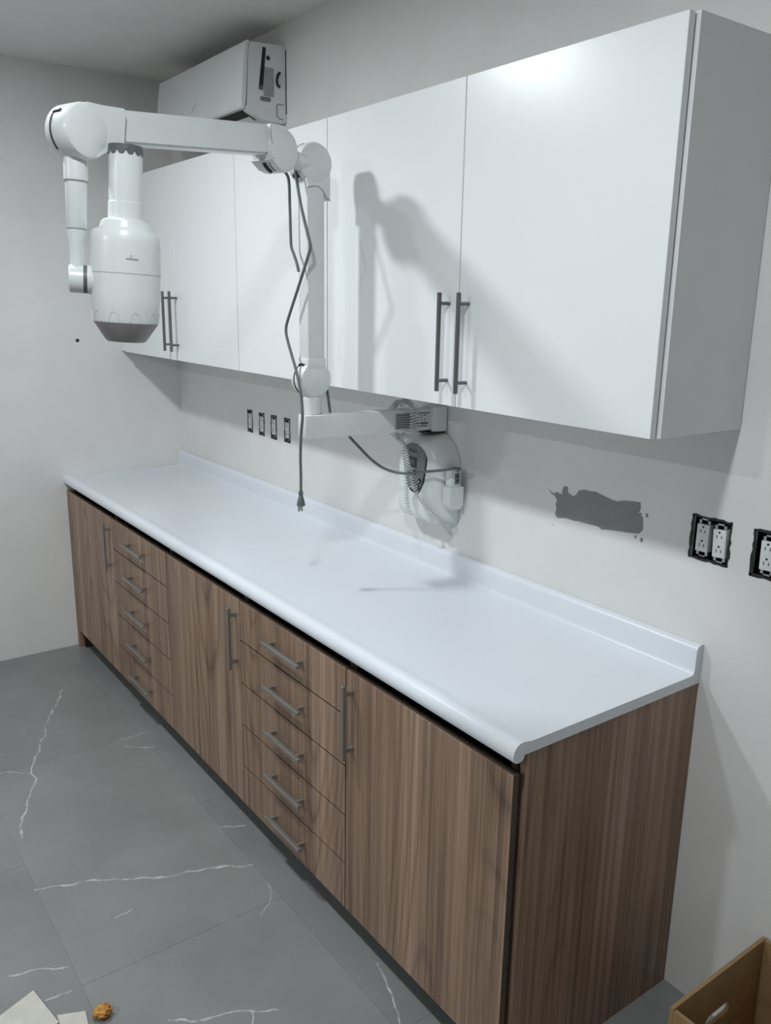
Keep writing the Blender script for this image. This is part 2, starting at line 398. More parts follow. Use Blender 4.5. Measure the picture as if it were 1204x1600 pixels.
def drawer_cabinet(x0, x1, label):
    t = thing('drawer_cabinet', label, 'cabinet', ((x0 + x1) / 2, -0.3, 0), 'wood front base cabinets')
    base_body(t, x0, x1)
    zz = [ZK, 0.237, 0.389, 0.541, 0.691, ZT]; xm = (x0 + x1) / 2
    for a, b in zip(zz, zz[1:]):
        d = obj('drawer', B(x0 + 0.0021, x1 - 0.0021, YD, YD + 0.018, a + 0.002 * (a > ZK), b - 0.002 * (b < ZT), 0.0008, 1), 'wood_alt', t); dark_edges(d)
        bar_handle_h(xm - 0.108, xm + 0.108, (a + b) / 2 + 0.002, YD, d)
    return t
X1, X2, X3, X4, X5 = 0.672, 1.290, 1.911, 2.534, 3.160
c1 = door_cabinet(0.045, X1, 'walnut base cabinet with one narrow door against the left wall', 0.645)
obj('filler_strip', B(0.001, 0.044, YD + 0.001, YD + 0.019, 0.0, ZT), 'wood', c1)
obj('filler_leg', B(0.001, 0.066, -0.60, -0.56, 0.0, ZK - 0.001), 'wood_dark', c1)
drawer_cabinet(X1, X2, 'walnut five-drawer base cabinet farther from the camera, nearer the left wall')
door_cabinet(X2, X3, 'walnut one-door base cabinet standing between the two drawer cabinets', 1.885)
drawer_cabinet(X3, X4, 'walnut five-drawer base cabinet nearer the camera, in front of the x-ray mount')
c5 = door_cabinet(X4, 3.144, 'walnut base cabinet at the near end with wide door and wood side panel', 2.565, d1=X5)
obj('end_panel', B(3.145, 3.164, -0.589, -0.002, 0.0, 0.873, 0.0006, 1), 'wood', c5)

# countertop: rolled front nose, coved upstand at the wall
def counter_profile():
    p = [(0.0, 0.874), (0.0, 0.974)]
    p = [(-0.001, 0.874), (-0.001, 0.974), (-0.006, 0.9745)]
    p += arc(-0.010, 0.9595, 0.015, 90, 180, 6)                      # rounded top of upstand
    p += [(-0.0255, 0.915)] + [(-0.0375 + 0.012 * math.cos(math.radians(a)), 0.912 + 0.012 * math.sin(math.radians(a))) for a in (0, -30, -60, -90)]
    p += [(-0.575, 0.9000), (-0.585, 0.9010), (-0.596, 0.9035)]
    p += [(-0.607 + 0.0245 * math.cos(math.radians(a)), 0.880 + 0.0245 * math.sin(math.radians(a))) for a in (90, 112, 135, 158, 180)]
    p += [(-0.6313, 0.873), (-0.628, 0.865), (-0.621, 0.8605), (-0.611, 0.8605), (-0.604, 0.864), (-0.6005, 0.869), (-0.600, 0.874)]
    return p
ct = obj('countertop', PR(counter_profile(), 'x', 0.001, 3.166), 'counter', smooth=0.6)
tag(ct, 'long white laminate countertop with rolled front edge and low upstand on the wood cabinets', 'countertop')

# ------------------------------------------------------------------ wall cabinets
ZB, ZU, YU = 1.505, 2.293, -0.313
def round_handle(x, z0, z1, parent):
    bm = bmesh.new(); lathe(bm, (x, YU - 0.034, z0), (0, 0, 1), [(0, 0.0052), (0.0008, 0.006), (z1 - z0 - 0.0008, 0.006), (z1 - z0, 0.0052)], 16)
    for z in (z0 + 0.027, z1 - 0.027): lathe(bm, (x, YU - 0.034, z), (0, 1, 0), [(0.0, 0.0046), (0.034, 0.0046)], 12)
    o = obj('handle', bm, 'steel', parent, smooth=0.7); o['label'] = 'dark steel round bar pull'; return o
def wall_cabinet(label, x0, x1, doors):
    t = thing('wall_cabinet', label, 'cabinet', ((x0 + x1) / 2, -0.15, ZB), 'white wall cabinets')
    bm = bmesh.new(); yb = YU + 0.0225
    box(bm, x0 + 0.0008, x0 + 0.0168, yb, -0.002, ZB, ZU); box(bm, x1 - 0.0168, x1 - 0.0008, yb, -0.002, ZB, ZU)
    box(bm, x0 + 0.017, x1 - 0.017, yb, -0.002, ZB, ZB + 0.016); box(bm, x0 + 0.017, x1 - 0.017, yb, -0.002, ZU - 0.016, ZU)
    box(bm, x0 + 0.017, x1 - 0.017, -0.010, -0.002, ZB + 0.0165, ZU - 0.0165)
    obj('body', bm, 'carcass', t)
    for d0, d1, hx in doors:
        d = obj('door', B(d0 + 0.0019, d1 - 0.0019, YU, YU + 0.018, ZB, ZU - 0.001, 0.0008, 1), 'gloss', t)
        if hx: round_handle(hx, 1.544, 1.793, d)
    return t
wc = wall_cabinet('white gloss double-door wall cabinet in the far corner, under the air conditioner', 0.06, 1.331, [(0.09, 0.728, 0.692), (0.728, 1.331, 0.766)])
obj('filler_strip', B(0.001, 0.089, YU + 0.012, YU + 0.0215, ZB + 0.001, ZU - 0.001), 'gloss', wc)
wall_cabinet('white gloss single-door wall cabinet behind the upright x-ray arm', 1.331, 1.954, [(1.331, 1.954, 1.918)])
wall_cabinet('white gloss double-door wall cabinet at the near end, widest doors, side panel in view', 1.954, 3.196, [(1.954, 2.577, 2.541), (2.577, 3.188, 2.616)])

# ------------------------------------------------------------------ air conditioner
ac = thing('air_conditioner', 'white split air conditioner mounted high on the wall under the ceiling', 'air conditioner', (0.74, -0.001, 2.425))
AX0, AX1 = 0.32, 1.163
obj('body', PR([(-0.002, 2.43), (-0.002, 2.694), (-0.02, 2.697), (-0.150, 2.690), (-0.158, 2.66), (-0.168, 2.475), (-0.176, 2.462), (-0.165, 2.452), (-0.12, 2.432), (-0.02, 2.424)], 'x', AX0, AX1), 'plastic', ac, smooth=0.5)
fp = [(-0.152, 2.693), (-0.162, 2.694), (-0.168, 2.688), (-0.178, 2.62), (-0.186, 2.54), (-0.1905, 2.485), (-0.189, 2.468), (-0.183, 2.460), (-0.176, 2.464), (-0.172, 2.49), (-0.160, 2.66)]
obj('front_panel', PR(fp, 'x', AX0 + 0.001, AX1 - 0.0015), 'plastic', ac, smooth=0.4)
obj('air_outlet', PR([(-0.172, 2.4575), (-0.120, 2.4310), (-0.118, 2.4275), (-0.174, 2.4545)], 'x', AX0 + 0.05, AX1 - 0.03), 'black', ac)
lv = PR([(-0.146, 2.4385), (-0.112, 2.4210), (-0.111, 2.4230), (-0.145, 2.4410)], 'x', AX0 + 0.055, AX1 - 0.035)
xform(lv, Matrix.Translation((0, 0.004, 0.0))); obj('louver', lv, 'plastic', ac)
e0 = AX1 + 0.0003
o = obj('side_slot', PR([(-0.099, 2.680), (-0.086, 2.678), (-0.101, 2.545), (-0.117, 2.548)], 'x', AX1 - 0.004, e0 + 0.0012), 'black', ac); o['label'] = 'long black slot in the end face'
obj('slot_end', PR([(-0.117, 2.548), (-0.101, 2.545), (-0.102, 2.530), (-0.120, 2.533)], 'x', AX1 - 0.004, e0 + 0.001), 'dark_gray', ac)
obj('screw_boss', LT((AX1 - 0.003, -0.077, 2.645), (1, 0, 0), [(0, 0.0085), (0.0045, 0.0085), (0.0045, 0.005), (0.003, 0.004)], 12), 'dark_gray', ac, smooth=0.7)
lab = obj('rating_label', B(AX1 - 0.001, e0 + 0.0004, -0.099, -0.054, 2.513, 2.613), 'label_gray', ac); lab['label'] = 'small gray rating sticker'
for z, a, b_ in ((2.603, -0.070, -0.058), (2.575, -0.092, -0.066), (2.566, -0.092, -0.070), (2.545, -0.097, -0.058), (2.533, -0.097, -0.060), (2.524, -0.095, -0.078), (2.518, -0.092, -0.062)):
    obj('print_line', B(e0, e0 + 0.0007, a, b_, z - 0.002, z + 0.002), 'seam', lab)
vent = obj('vent_cluster', PR([(-0.116, 2.502), (-0.112, 2.510), (-0.072, 2.512), (-0.066, 2.505), (-0.068, 2.496), (-0.078, 2.492), (-0.112, 2.494)], 'x', AX1 - 0.001, e0 + 0.0004), 'seam', ac)
for k in range(5): obj('vent_slot', B(e0, e0 + 0.0008, -0.110 + k * 0.008, -0.105 + k * 0.008, 2.496, 2.508), 'dark_gray', vent)
kn = bmesh.new(); tube(kn, [(e0 + 0.001, -0.028, 2.602), (e0 + 0.001, -0.038, 2.590), (e0 + 0.001, -0.042, 2.572), (e0 + 0.001, -0.038, 2.556), (e0 + 0.001, -0.029, 2.552)], 0.0055, 8)
obj('pipe_clip', kn, 'black', ac, smooth=0.9)
ko = bmesh.new(); tube(ko, [(e0, -0.014, 2.492), (e0, -0.036, 2.492), (e0, -0.043, 2.484), (e0, -0.043, 2.452), (e0, -0.036, 2.442), (e0, -0.016, 2.438)], 0.0014, 6)
obj('pipe_knockout', ko, 'dark_gray', ac, smooth=0.9)
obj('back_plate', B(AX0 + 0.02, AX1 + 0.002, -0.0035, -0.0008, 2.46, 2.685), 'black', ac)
lg = obj('logo', PR([(0.700, 2.513), (0.716, 2.523), (0.735, 2.536), (0.742, 2.533), (0.728, 2.520), (0.712, 2.510)], 'y', -0.1885, -0.1868), 'plastic_gray', ac); lg['label'] = 'faint gray maker mark'

# ------------------------------------------------------------------ electrical outlets
def receptacle(t, x, z, y, tilt=0.0, s=1.0):
    """white duplex device: face, slots, zinc strap"""
    M_ = Matrix.Translation((x, y, z)) @ Matrix.Rotation(tilt, 4, 'Y')
    bm = bmesh.new(); box(bm, -0.008, 0.008, 0.001, 0.003, -0.047, 0.047)
    box(bm, -0.015, 0.015, 0.001, 0.003, 0.034, 0.043); box(bm, -0.015, 0.015, 0.001, 0.003, -0.043, -0.034); xform(bm, M_)
    obj('mounting_strap', bm, 'zinc', t)
    bm = bmesh.new(); box(bm, -0.0165 * s, 0.0165 * s, -0.004, 0.02, -0.0335, 0.0335, 0.0015, 2); xform(bm, M_)
    f = obj('receptacle', bm, 'plastic', t, smooth=0.6)
    bm = bmesh.new()
    for dz in (0.0165, -0.0175):
        box(bm, -0.0068, -0.0050, -0.0046, -0.003, dz - 0.004, dz + 0.004)
        box(bm, 0.0050, 0.0068, -0.0046, -0.003, dz - 0.0035, dz + 0.0035)
        lathe(bm, (0, -0.0046, dz + 0.0105), (0, 1, 0), [(0, 0.0), (0, 0.0027), (0.0016, 0.0027)], 10)
    xform(bm, M_); obj('socket_slots', bm, 'black', f)
def junction_box(t, o, depth=0.055):
    x0, x1, z0, z1 = o; bm = bmesh.new(); y0, y1 = 0.0165, depth; e = 0.006
    q = [(x0 - e, z0 - e), (x1 + e, z0 - e), (x1 + e, z1 + e), (x0 - e, z1 + e)]
    A = [bm.verts.new((a, y0, b)) for a, b in q]; C = [bm.verts.new((a, y1, b)) for a, b in q]
    for i in range(4): bm.faces.new((A[i], A[(i + 1) % 4], C[(i + 1) % 4], C[i]))
    bm.faces.new(C)
    obj('junction_box', bm, 'black', t)
def outlet(opening, label, devices, group):
    x0, x1, z0, z1 = opening
    t = thing('electrical_outlet', label, 'outlet', ((x0 + x1) / 2, 0.0, z0), group)
    junction_box(t, opening)
    # ragged, dark edge of the cut board
    for (a, b, c, d) in ((x0, x0 + 0.004, z0, z1), (x1 - 0.003, x1, z0, z1), (x0, x1, z0, z0 + 0.004), (x0, x1, z1 - 0.003, z1)):
        n = 9; q = []
        hor = (b - a) > (d - c)
        for i in range(n + 1):
            s = i / n; j = random.uniform(-0.0025, 0.0015)
            q.append((a + (b - a) * s, c + j) if hor else (a + j, c + (d - c) * s))
        for i in range(n, -1, -1):
            s = i / n; j = random.uniform(-0.0015, 0.0035)
            q.append((a + (b - a) * s, d + j) if hor else (b + j, c + (d - c) * s))
        obj('cut_edge', PR(q, 'y', -0.0008, 0.001), 'black', t)
    for dv in devices: receptacle(t, *dv)
    return t
names4 = ['first', 'second', 'third', 'fourth']
for i, o_ in enumerate(W_OUT[:4]):
    lab_ = ['bare white wall outlet farthest left of the four under the far wall cabinets', 'bare white wall outlet second from the left wall in the row of four',
            'bare white wall outlet third from the left wall in the row of four', 'bare white wall outlet of the row of four nearest the x-ray arm'][i]
    xm = (o_[0] + o_[1]) / 2 - 0.005; zm = (o_[2] + o_[3]) / 2
    outlet(o_, lab_, [(xm, zm, 0.004, 0.0, 1.0)], 'uncovered outlets in the backsplash wall')
outlet(W_OUT[4], 'uncovered double outlet with two white receptacles right of the bare plaster patch', [(3.1285, 1.2335, 0.006, 0.0), (3.1775, 1.232, -0.001, -0.05)], 'uncovered outlets in the backsplash wall')
outlet(W_OUT[5], 'uncovered outlet at the right edge of the picture beyond the double outlet', [(3.2945, 1.2315, 0.003, -0.02), (3.3435, 1.2315, 0.003, 0.0)], 'uncovered outlets in the backsplash wall')

# ------------------------------------------------------------------ dental x-ray machine
xr = thing('dental_xray_machine', 'white wall-mounted dental x-ray machine with folding arm and hanging tube head', 'x-ray machine', (2.13, -0.002, 1.06))
# wall generator box: lofted arch
BXC, BZ0, BZ1 = 2.132, 1.066, 1.372
def arch(hw, z0, z1, zs, rb, n=14):
    p = [(BXC - hw + rb, z0), (BXC + hw - rb, z0)]
    p += [(BXC + hw - rb + rb * math.cos(math.radians(a)), z0 + rb + rb * math.sin(math.radians(a))) for a in (-60, -30, 0)]
    p += [(BXC + hw * math.cos(t), zs + (z1 - zs) * math.sin(t)) for t in [PI * i / n for i in range(n + 1)]]
    p += [(BXC - hw + rb + rb * math.cos(math.radians(a)), z0 + rb + rb * math.sin(math.radians(a))) for a in (180, 210, 240)]
    return p
def loft(bm, secs):
    rings = [[bm.verts.new((x, y, z)) for x, z in q] for y, q in secs]; n = len(rings[0])
    for a, b in zip(rings, rings[1:]):
        for i in range(n): bm.faces.new((a[i], a[(i + 1) % n], b[(i + 1) % n], b[i]))
    bm.faces.new(rings[0]); bm.faces.new(rings[-1][::-1])
bm = bmesh.new()
loft(bm, [(-0.002, arch(0.122, BZ0, BZ1 - 0.006, 1.255, 0.03)), (-0.030, arch(0.121, BZ0, BZ1 - 0.008, 1.255, 0.03)), (-0.056, arch(0.116, BZ0 + 0.004, BZ1 - 0.014, 1.252, 0.032)),
          (-0.072, arch(0.107, BZ0 + 0.012, BZ1 - 0.026, 1.248, 0.036)), (-0.082, arch(0.094, BZ0 + 0.024, BZ1 - 0.040, 1.243, 0.04)), (-0.086, arch(0.080, BZ0 + 0.036, BZ1 - 0.052, 1.238, 0.044))])
gen = obj('generator_housing', bm, 'plastic', xr, smooth=0.9)
obj('back_flange', PR(arch(0.1225, BZ0 - 0.006, BZ1 - 0.03, 1.20, 0.03), 'y', -0.010, -0.0015), 'plastic', gen, smooth=0.5)
# pale lobe on the lower front, and side cover
bm = bmesh.new(); bmesh.ops.create_uvsphere(bm, u_segments=24, v_segments=14, radius=1.0)
xform(bm, Matrix.Translation((BXC + 0.056, -0.068, 1.145)) @ Matrix.Diagonal((0.045, 0.030, 0.075, 1))); obj('front_lobe', bm, 'plastic', gen, smooth=3)
# control panel
def panel_outline(s, zo=0.0):
    c = (2.130, 1.245); pts = [(2.068, 1.300), (2.080, 1.316), (2.105, 1.325), (2.130, 1.325), (2.155, 1.318), (2.178, 1.304), (2.190, 1.288), (2.187, 1.262), (2.178, 1.215), (2.168, 1.186), (2.150, 1.170), (2.130, 1.166), (2.108, 1.172), (2.092, 1.19), (2.080, 1.22), (2.070, 1.26)]
    return [(c[0] + (x - c[0]) * s, c[1] + zo + (z - c[1]) * s) for x, z in pts]
obj('panel_rim', PR(panel_outline(1.0, -0.004), 'y', -0.0895, -0.080), 'black', gen)
cp = obj('control_panel', PR(panel_outline(0.965, 0.001), 'y', -0.0912, -0.080), 'panel_gray', xr); cp['label'] = 'gray keypad panel with small display'
yp = -0.0912
def flat(name, x0, x1, z0, z1, mat, parent, h=0.0012): return obj(name, B(x0, x1, yp - h, yp + 0.0006, z0, z1), mat, parent)
flat('brand_print', 2.104, 2.117, 1.298, 1.307, 'label_dark', cp, 0.0006); flat('brand_print', 2.118, 2.142, 1.296, 1.304, 'label_dark', cp, 0.0006); flat('brand_print', 2.106, 2.142, 1.289, 1.293, 'seam', cp, 0.0006)
dp = flat('display', 2.098, 2.142, 1.247, 1.280, 'display', cp); 
for k in range(2): obj('digit', B(2.110 + k * 0.012, 2.118 + k * 0.012, yp - 0.0016, yp - 0.0011, 1.256, 1.272), 'dark_gray', dp)
for x, z in ((2.100, 1.234), (2.133, 1.231), (2.158, 1.205), (2.150, 1.187)):
    ring = bmesh.new(); lathe(ring, (x, yp + 0.0004, z), (0, -1, 0), [(0, 0.0085), (0.0022, 0.0080), (0.0026, 0.0055)], 16); b_ = obj('button', ring, 'black', cp, smooth=0.8)
    c_ = bmesh.new(); lathe(c_, (x, yp - 0.0018, z), (0, -1, 0), [(0, 0.0038), (0.0012, 0.0034)], 12); obj('button_centre', c_, 'label_pale', b_, smooth=0.8)
for k in range(4): flat('button_mark', 2.110 + k * 0.007, 2.113 + k * 0.007, 1.191, 1.204, 'label_dark', cp, 0.0006)
flat('button_mark', 2.107, 2.139, 1.176, 1.184, 'seam', cp, 0.0006)
# wall bracket and horizontal extension arm
AA = math.radians(5.0)                                       # arm swings slightly to the left
def arm_local(bm):
    """local frame: y runs along the arm from the wall, x across"""
    xform(bm, Matrix.Translation((2.150, 0, 0)) @ Matrix.Rotation(-AA, 4, 'Z')); return bm
obj('wall_bracket', arm_local(B(-0.034, 0.034, -0.055, 0.0, 1.366, 1.446, 0.003, 1)), 'plastic', xr)
ext = obj('extension_arm', arm_local(B(-0.026, 0.026, -0.492, -0.050, 1.372, 1.440, 0.004, 2)), 'plastic', xr, smooth=0.6)
obj('end_cap', arm_local(B(-0.027, 0.027, -0.500, -0.468, 1.371, 1.441, 0.005, 2)), 'plastic', ext, smooth=0.6)
lb = obj('warning_label', arm_local(B(0.0258, 0.0266, -0.192, -0.120, 1.381, 1.432)), 'label_gray', ext); lb['label'] = 'dark gray label'
for k in range(6): obj('print_line', arm_local(B(0.0262, 0.0270, -0.186, -0.126, 1.386 + k * 0.0075, 1.3885 + k * 0.0075)), 'label_dark', lb)
lb = obj('rating_label', arm_local(B(0.0258, 0.0264, -0.118, -0.060, 1.381, 1.432)), 'plastic_gray', ext); lb['label'] = 'pale rating label'
for z, a, c_ in ((1.428, -0.116, -0.066), (1.421, -0.104, -0.096), (1.421, -0.088, -0.078), (1.414, -0.112, -0.094), (1.406, -0.108, -0.098), (1.406, -0.086, -0.080), (1.397, -0.114, -0.070), (1.394, -0.114, -0.070), (1.387, -0.112, -0.074)):
    obj('print_line', arm_local(B(0.0260, 0.0268, a, c_, z - 0.0014, z + 0.0014)), 'label_dark', lb)
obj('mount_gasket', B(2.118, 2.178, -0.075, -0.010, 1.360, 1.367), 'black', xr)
# upright arm
PX, PY = 2.094, -0.455
ZJ0, ZJ1 = 1.543, 2.135
obj('swivel_post', LT((PX, PY, 1.438), (0, 0, 1), [(0, 0.0285), (0.048, 0.0285), (0.049, 0.026), (0.08, 0.026)], 32), 'plastic', xr, smooth=0.6)
obj('post_ring', LT((PX, PY, 1.4385), (0, 0, 1), [(0, 0.0300), (0.003, 0.0300)], 32), 'seam', xr, smooth=0.6)
def knuckle(bm, c, r, hw, n=40, bev=0.010):
    """thick rounded disc, axis along x"""
    lathe(bm, (c[0] - hw, c[1], c[2]), (1, 0, 0), [(0, 0.0), (0, r - bev), (bev * 0.3, r - bev * 0.3), (bev, r), (2 * hw - bev, r), (2 * hw - bev * 0.3, r - bev * 0.3), (2 * hw, r - bev), (2 * hw, 0.0)], n)
def slot(c, r, x, a0, a1, wd, name, parent, mat='black'):
    """dark cable slot running round the rim of a knuckle, angle from -y towards +z"""
    pts = [(x, c[1] - r * math.cos(math.radians(a)), c[2] + r * math.sin(math.radians(a))) for a in [a0 + (a1 - a0) * i / 16 for i in range(17)]]
    bm = bmesh.new(); tube(bm, pts, wd, 8); return obj(name, bm, mat, parent, smooth=0.9)
up = obj('upright_arm', B(PX - 0.024, PX + 0.028, PY - 0.028, PY + 0.028, ZJ0 + 0.02, ZJ1 - 0.02, 0.004, 2), 'plastic', xr, smooth=0.6)
bm = bmesh.new(); knuckle(bm, (PX - 0.004, PY, ZJ0), 0.052, 0.034)
lowk = obj('lower_joint', bm, 'plastic', xr, smooth=0.6)
obj('joint_collar', B(PX - 0.027, PX + 0.031, PY - 0.031, PY + 0.031, ZJ0 + 0.03, ZJ0 + 0.062, 0.004, 2), 'plastic', lowk, smooth=0.6)
slot((PX, PY, ZJ0), 0.0515, PX - 0.014, 50, -50, 0.0028, 'cable_slot', lowk)
sp = bmesh.new(); tube(sp, [(PX - 0.014, PY - 0.033, ZJ0 + 0.0395), (PX, PY - 0.029, ZJ0 + 0.0415), (PX + 0.012, PY - 0.031, ZJ0 + 0.0405)], 0.0055, 8); obj('slot_opening', sp, 'black', lowk, smooth=0.9)
bm = bmesh.new(); knuckle(bm, (PX - 0.005, PY, ZJ1), 0.054, 0.036)
topk = obj('upper_joint', bm, 'plastic', xr, smooth=0.6)
sk = [(-0.054, 0.0), (0.054, 0.0), (0.054, -0.095), (0.040, -0.086), (0.024, -0.068), (0.010, -0.060), (-0.008, -0.060), (-0.030, -0.064), (-0.034, -0.05)]
obj('joint_skirt', PR([(PY + 0.85 * a, ZJ1 + b) for a, b in sk], 'x', PX - 0.029, PX + 0.0288), 'plastic', topk, smooth=0.5)
sg = bmesh.new(); tube(sg, [(PX + 0.0282, PY + 0.85 * a, ZJ1 + b - 0.001) for a, b in sk[2:8]], 0.0014, 6); obj('skirt_seam', sg, 'seam', topk, smooth=0.9)
slot((PX, PY, ZJ1), 0.0535, PX - 0.012, 75, 25, 0.0022, 'cable_slot', topk, 'seam')
sp = bmesh.new(); tube(sp, [(PX - 0.016, PY - 0.0415, ZJ1 - 0.0325), (PX + 0.006, PY - 0.0415, ZJ1 - 0.0325)], 0.0075, 10); obj('slot_opening', sp, 'black', topk, smooth=0.9)
# horizontal arm, running out from the upright towards the room
EX, EY, EZ = 2.062, -1.075, 2.146
E_NEW, J_NEW = Vector((2.3431, -1.1673, 2.0978)), Vector((2.1423, -0.5920, 2.1462))
YAW = math.atan2(-(J_NEW - E_NEW).x, (J_NEW - E_NEW).y)
ARM_E = Matrix.Translation(E_NEW) @ Matrix.Rotation(YAW, 4, 'Z') @ Matrix.Scale(0.872, 4) @ Matrix.Translation((-EX, -EY, -EZ))
JX, JY, JZ = 2.062, -0.519, 2.169         # inner knuckle
ARM_J = Matrix.Translation(J_NEW) @ Matrix.Rotation(YAW, 4, 'Z') @ Matrix.Scale(0.968, 4) @ Matrix.Translation((-JX, -JY, -JZ))
hv = bmesh.new(); box(hv, -1, 1, 0, 1, -1, 1)
dr = (J_NEW - E_NEW); dh = Vector((dr.x, dr.y, 0)); dl = dh.length; dh.normalize(); rt = Vector((dh.y, -dh.x, 0))
for v in hv.verts:
    t = v.co.y; s_ = 0.040 + t * (dl - 0.040 - 0.030); hw = 0.0255 + 0.0012 * t; hh = 0.0335 + 0.0025 * t
    zc = 2.1130 + 0.058 * s_ / dl
    v.co = Vector((E_NEW.x, E_NEW.y, 0)) + dh * s_ + rt * (v.co.x * hw) + Vector((0, 0, zc + v.co.z * hh))
bmesh.ops.bevel(hv, geom=list(hv.edges), offset=0.005, segments=2, affect='EDGES')
ha = obj('horizontal_arm', hv, 'plastic', xr, smooth=0.6)
pin0 = J_NEW + Vector((0, 0, -0.006)); pin1 = Vector((PX, PY, ZJ1 - 0.004))
obj('pivot_pin', LT(pin0, pin1 - pin0, [(0, 0.024), ((pin1 - pin0).length, 0.024)], 24), 'plastic', xr, smooth=0.6)
XF = ARM_J
bm = bmesh.new(); knuckle(bm, (JX + 0.002, JY - 0.005, JZ), 0.056, 0.040)
innk = obj('inner_elbow', bm, 'plastic', xr, smooth=0.6)
sh = [(0.0, 0.0585), (-0.050, 0.0585), (-0.056, 0.050), (-0.052, 0.02), (-0.044, 0.0), (-0.040, -0.022), (-0.052, -0.030), (-0.02, -0.05), (0.0, -0.03)]
obj('elbow_shroud', PR([(JY - 0.006 + a, JZ + b) for a, b in sh], 'x', JX - 0.036, JX + 0.041), 'plastic', innk, smooth=0.5)
sg = bmesh.new(); tube(sg, [(JX + 0.0395, JY - 0.006 + a, JZ + b) for a, b in sh[1:7]], 0.0013, 6); obj('shroud_seam', sg, 'seam', innk, smooth=0.9)
slot((JX, JY - 0.005, JZ), 0.0555, JX + 0.004, -38, -72, 0.0065, 'cable_slot', innk)
slot((JX, JY - 0.005, JZ), 0.0555, JX + 0.020, -38, -72, 0.0022, 'cable_slot', innk, 'dark_gray')
XF = ARM_E
bm = bmesh.new(); knuckle(bm, (EX + 0.002, EY, EZ), 0.063, 0.045, bev=0.014)
outk = obj('outer_elbow', bm, 'plastic', xr, smooth=0.7)
so = [(0.0, 0.0625), (0.040, 0.0625), (0.105, 0.066), (0.110, 0.056), (0.104, 0.02), (0.100, -0.014), (0.085, -0.016), (0.062, -0.024), (0.048, -0.040), (0.02, -0.055)]
obj('elbow_shroud', PR([(EY + a, EZ + b) for a, b in so], 'x', EX - 0.036, EX + 0.046), 'plastic', outk, smooth=0.6)
sg = bmesh.new(); tube(sg, [(EX + 0.0445, EY + a, EZ + b) for a, b in so[2:6]], 0.0012, 6); obj('shroud_seam', sg, 'seam', outk, smooth=0.9)
slot((EX, EY, EZ), 0.0625, EX - 0.012, 38, -42, 0.0028, 'cable_slot', outk)
sp = bmesh.new(); tube(sp, [(EX - 0.012, EY - 0.0625 * math.cos(math.radians(38)), EZ + 0.0625 * math.sin(math.radians(38))), (EX + 0.014, EY - 0.049, EZ + 0.0395)], 0.0045, 8); obj('slot_opening', sp, 'black', outk, smooth=0.9)
# hanging tube and head, tipped a few degrees
ARM_H = Matrix.Translation(E_NEW) @ Matrix.Rotation(math.radians(-18.0), 4, 'Z') @ Matrix.Scale(0.872, 4) @ Matrix.Translation((-EX, -EY, -EZ))
XF = ARM_H
TIP = Matrix.Translation((EX, EY, EZ)) @ Matrix.Rotation(math.radians(-3.0), 4, 'X') @ Matrix.Translation((-EX, -EY, -EZ))
def tip(bm): xform(bm, TIP); return bm
dz = lambda z: z
drop = obj('drop_tube', tip(LT((EX, EY - 0.004, 2.100), (0, 0, -1), [(0, 0.026), (0.008, 0.0280), (0.062, 0.0280), (0.064, 0.0252), (0.170, 0.0232), (0.172, 0.0222), (0.178, 0.0222), (0.205, 0.0170), (0.27, 0.0160), (0.30, 0.018)], 28)), 'plastic', xr, smooth=0.5)
obj('tube_ring', tip(LT((EX, EY - 0.004, 2.0385), (0, 0, -1), [(0, 0.0283), (0.0022, 0.0283)], 28)), 'seam', drop, smooth=0.5)
obj('tube_ring', tip(LT((EX, EY - 0.004, 1.929), (0, 0, -1), [(0, 0.0236), (0.0022, 0.0236)], 28)), 'seam', drop, smooth=0.5)
YK = tip
piv = obj('yoke_pivot', tip(LT((EX, EY - 0.024, 1.810), (0, 1, 0), [(0, 0.0), (0, 0.0305), (0.003, 0.0335), (0.034, 0.0335)], 32)), 'plastic', xr, smooth=0.6)
obj('pivot_ring', tip(LT((EX, EY + 0.010, 1.810), (0, 1, 0), [(0, 0.0332), (0.009, 0.0332)], 32)), 'dark_gray', piv, smooth=0.6)
HX, HY = EX, EY + 0.110
obj('pivot_boss', tip(LT((EX, EY + 0.019, 1.810), (0, 1, 0), [(0, 0.0345), (0.020, 0.0335), (0.032, 0.026), (0.04, 0.02)], 32)), 'plastic', piv, smooth=0.6)
head = obj('tube_head', tip(LT((HX, HY, 1.712), (0, 0, 1), [(0, 0.0790), (0.004, 0.0805), (0.060, 0.0835), (0.118, 0.0845), (0.190, 0.0835), (0.212, 0.082), (0.219, 0.078), (0.223, 0.070), (0.226, 0.063), (0.233, 0.0605), (0.241, 0.058), (0.246, 0.051), (0.248, 0.043)], 48)), 'plastic', xr, smooth=0.5)
obj('seam_line', tip(LT((HX, HY, 1.829), (0, 0, 1), [(0, 0.0848), (0.0016, 0.0848)], 48)), 'seam', head, smooth=0.5)
obj('bottom_cover', tip(LT((HX, HY, 1.664), (0, 0, 1), [(0, 0.0), (0, 0.044), (0.004, 0.050), (0.047, 0.0786), (0.0485, 0.0786)], 48)), 'cone_gray', head, smooth=0.5)
for k in range(10):                                    # arched relief round the lower rim
    a0 = 2 * PI * k / 10 + 0.25; pts = []
    for i in range(13):
        s = -1 + 2 * i / 12; a = a0 + s * 0.165; z = 1.714 + 0.024 * math.sqrt(max(0, 1 - s * s)); r = 0.0800 + (z - 1.712) * 0.055
        pts.append((HX + r * math.cos(a), HY + r * math.sin(a), z))
    bm = bmesh.new(); tube(bm, pts, 0.0011, 6); obj('arched_groove', tip(bm), 'plastic_gray', head, smooth=0.9)
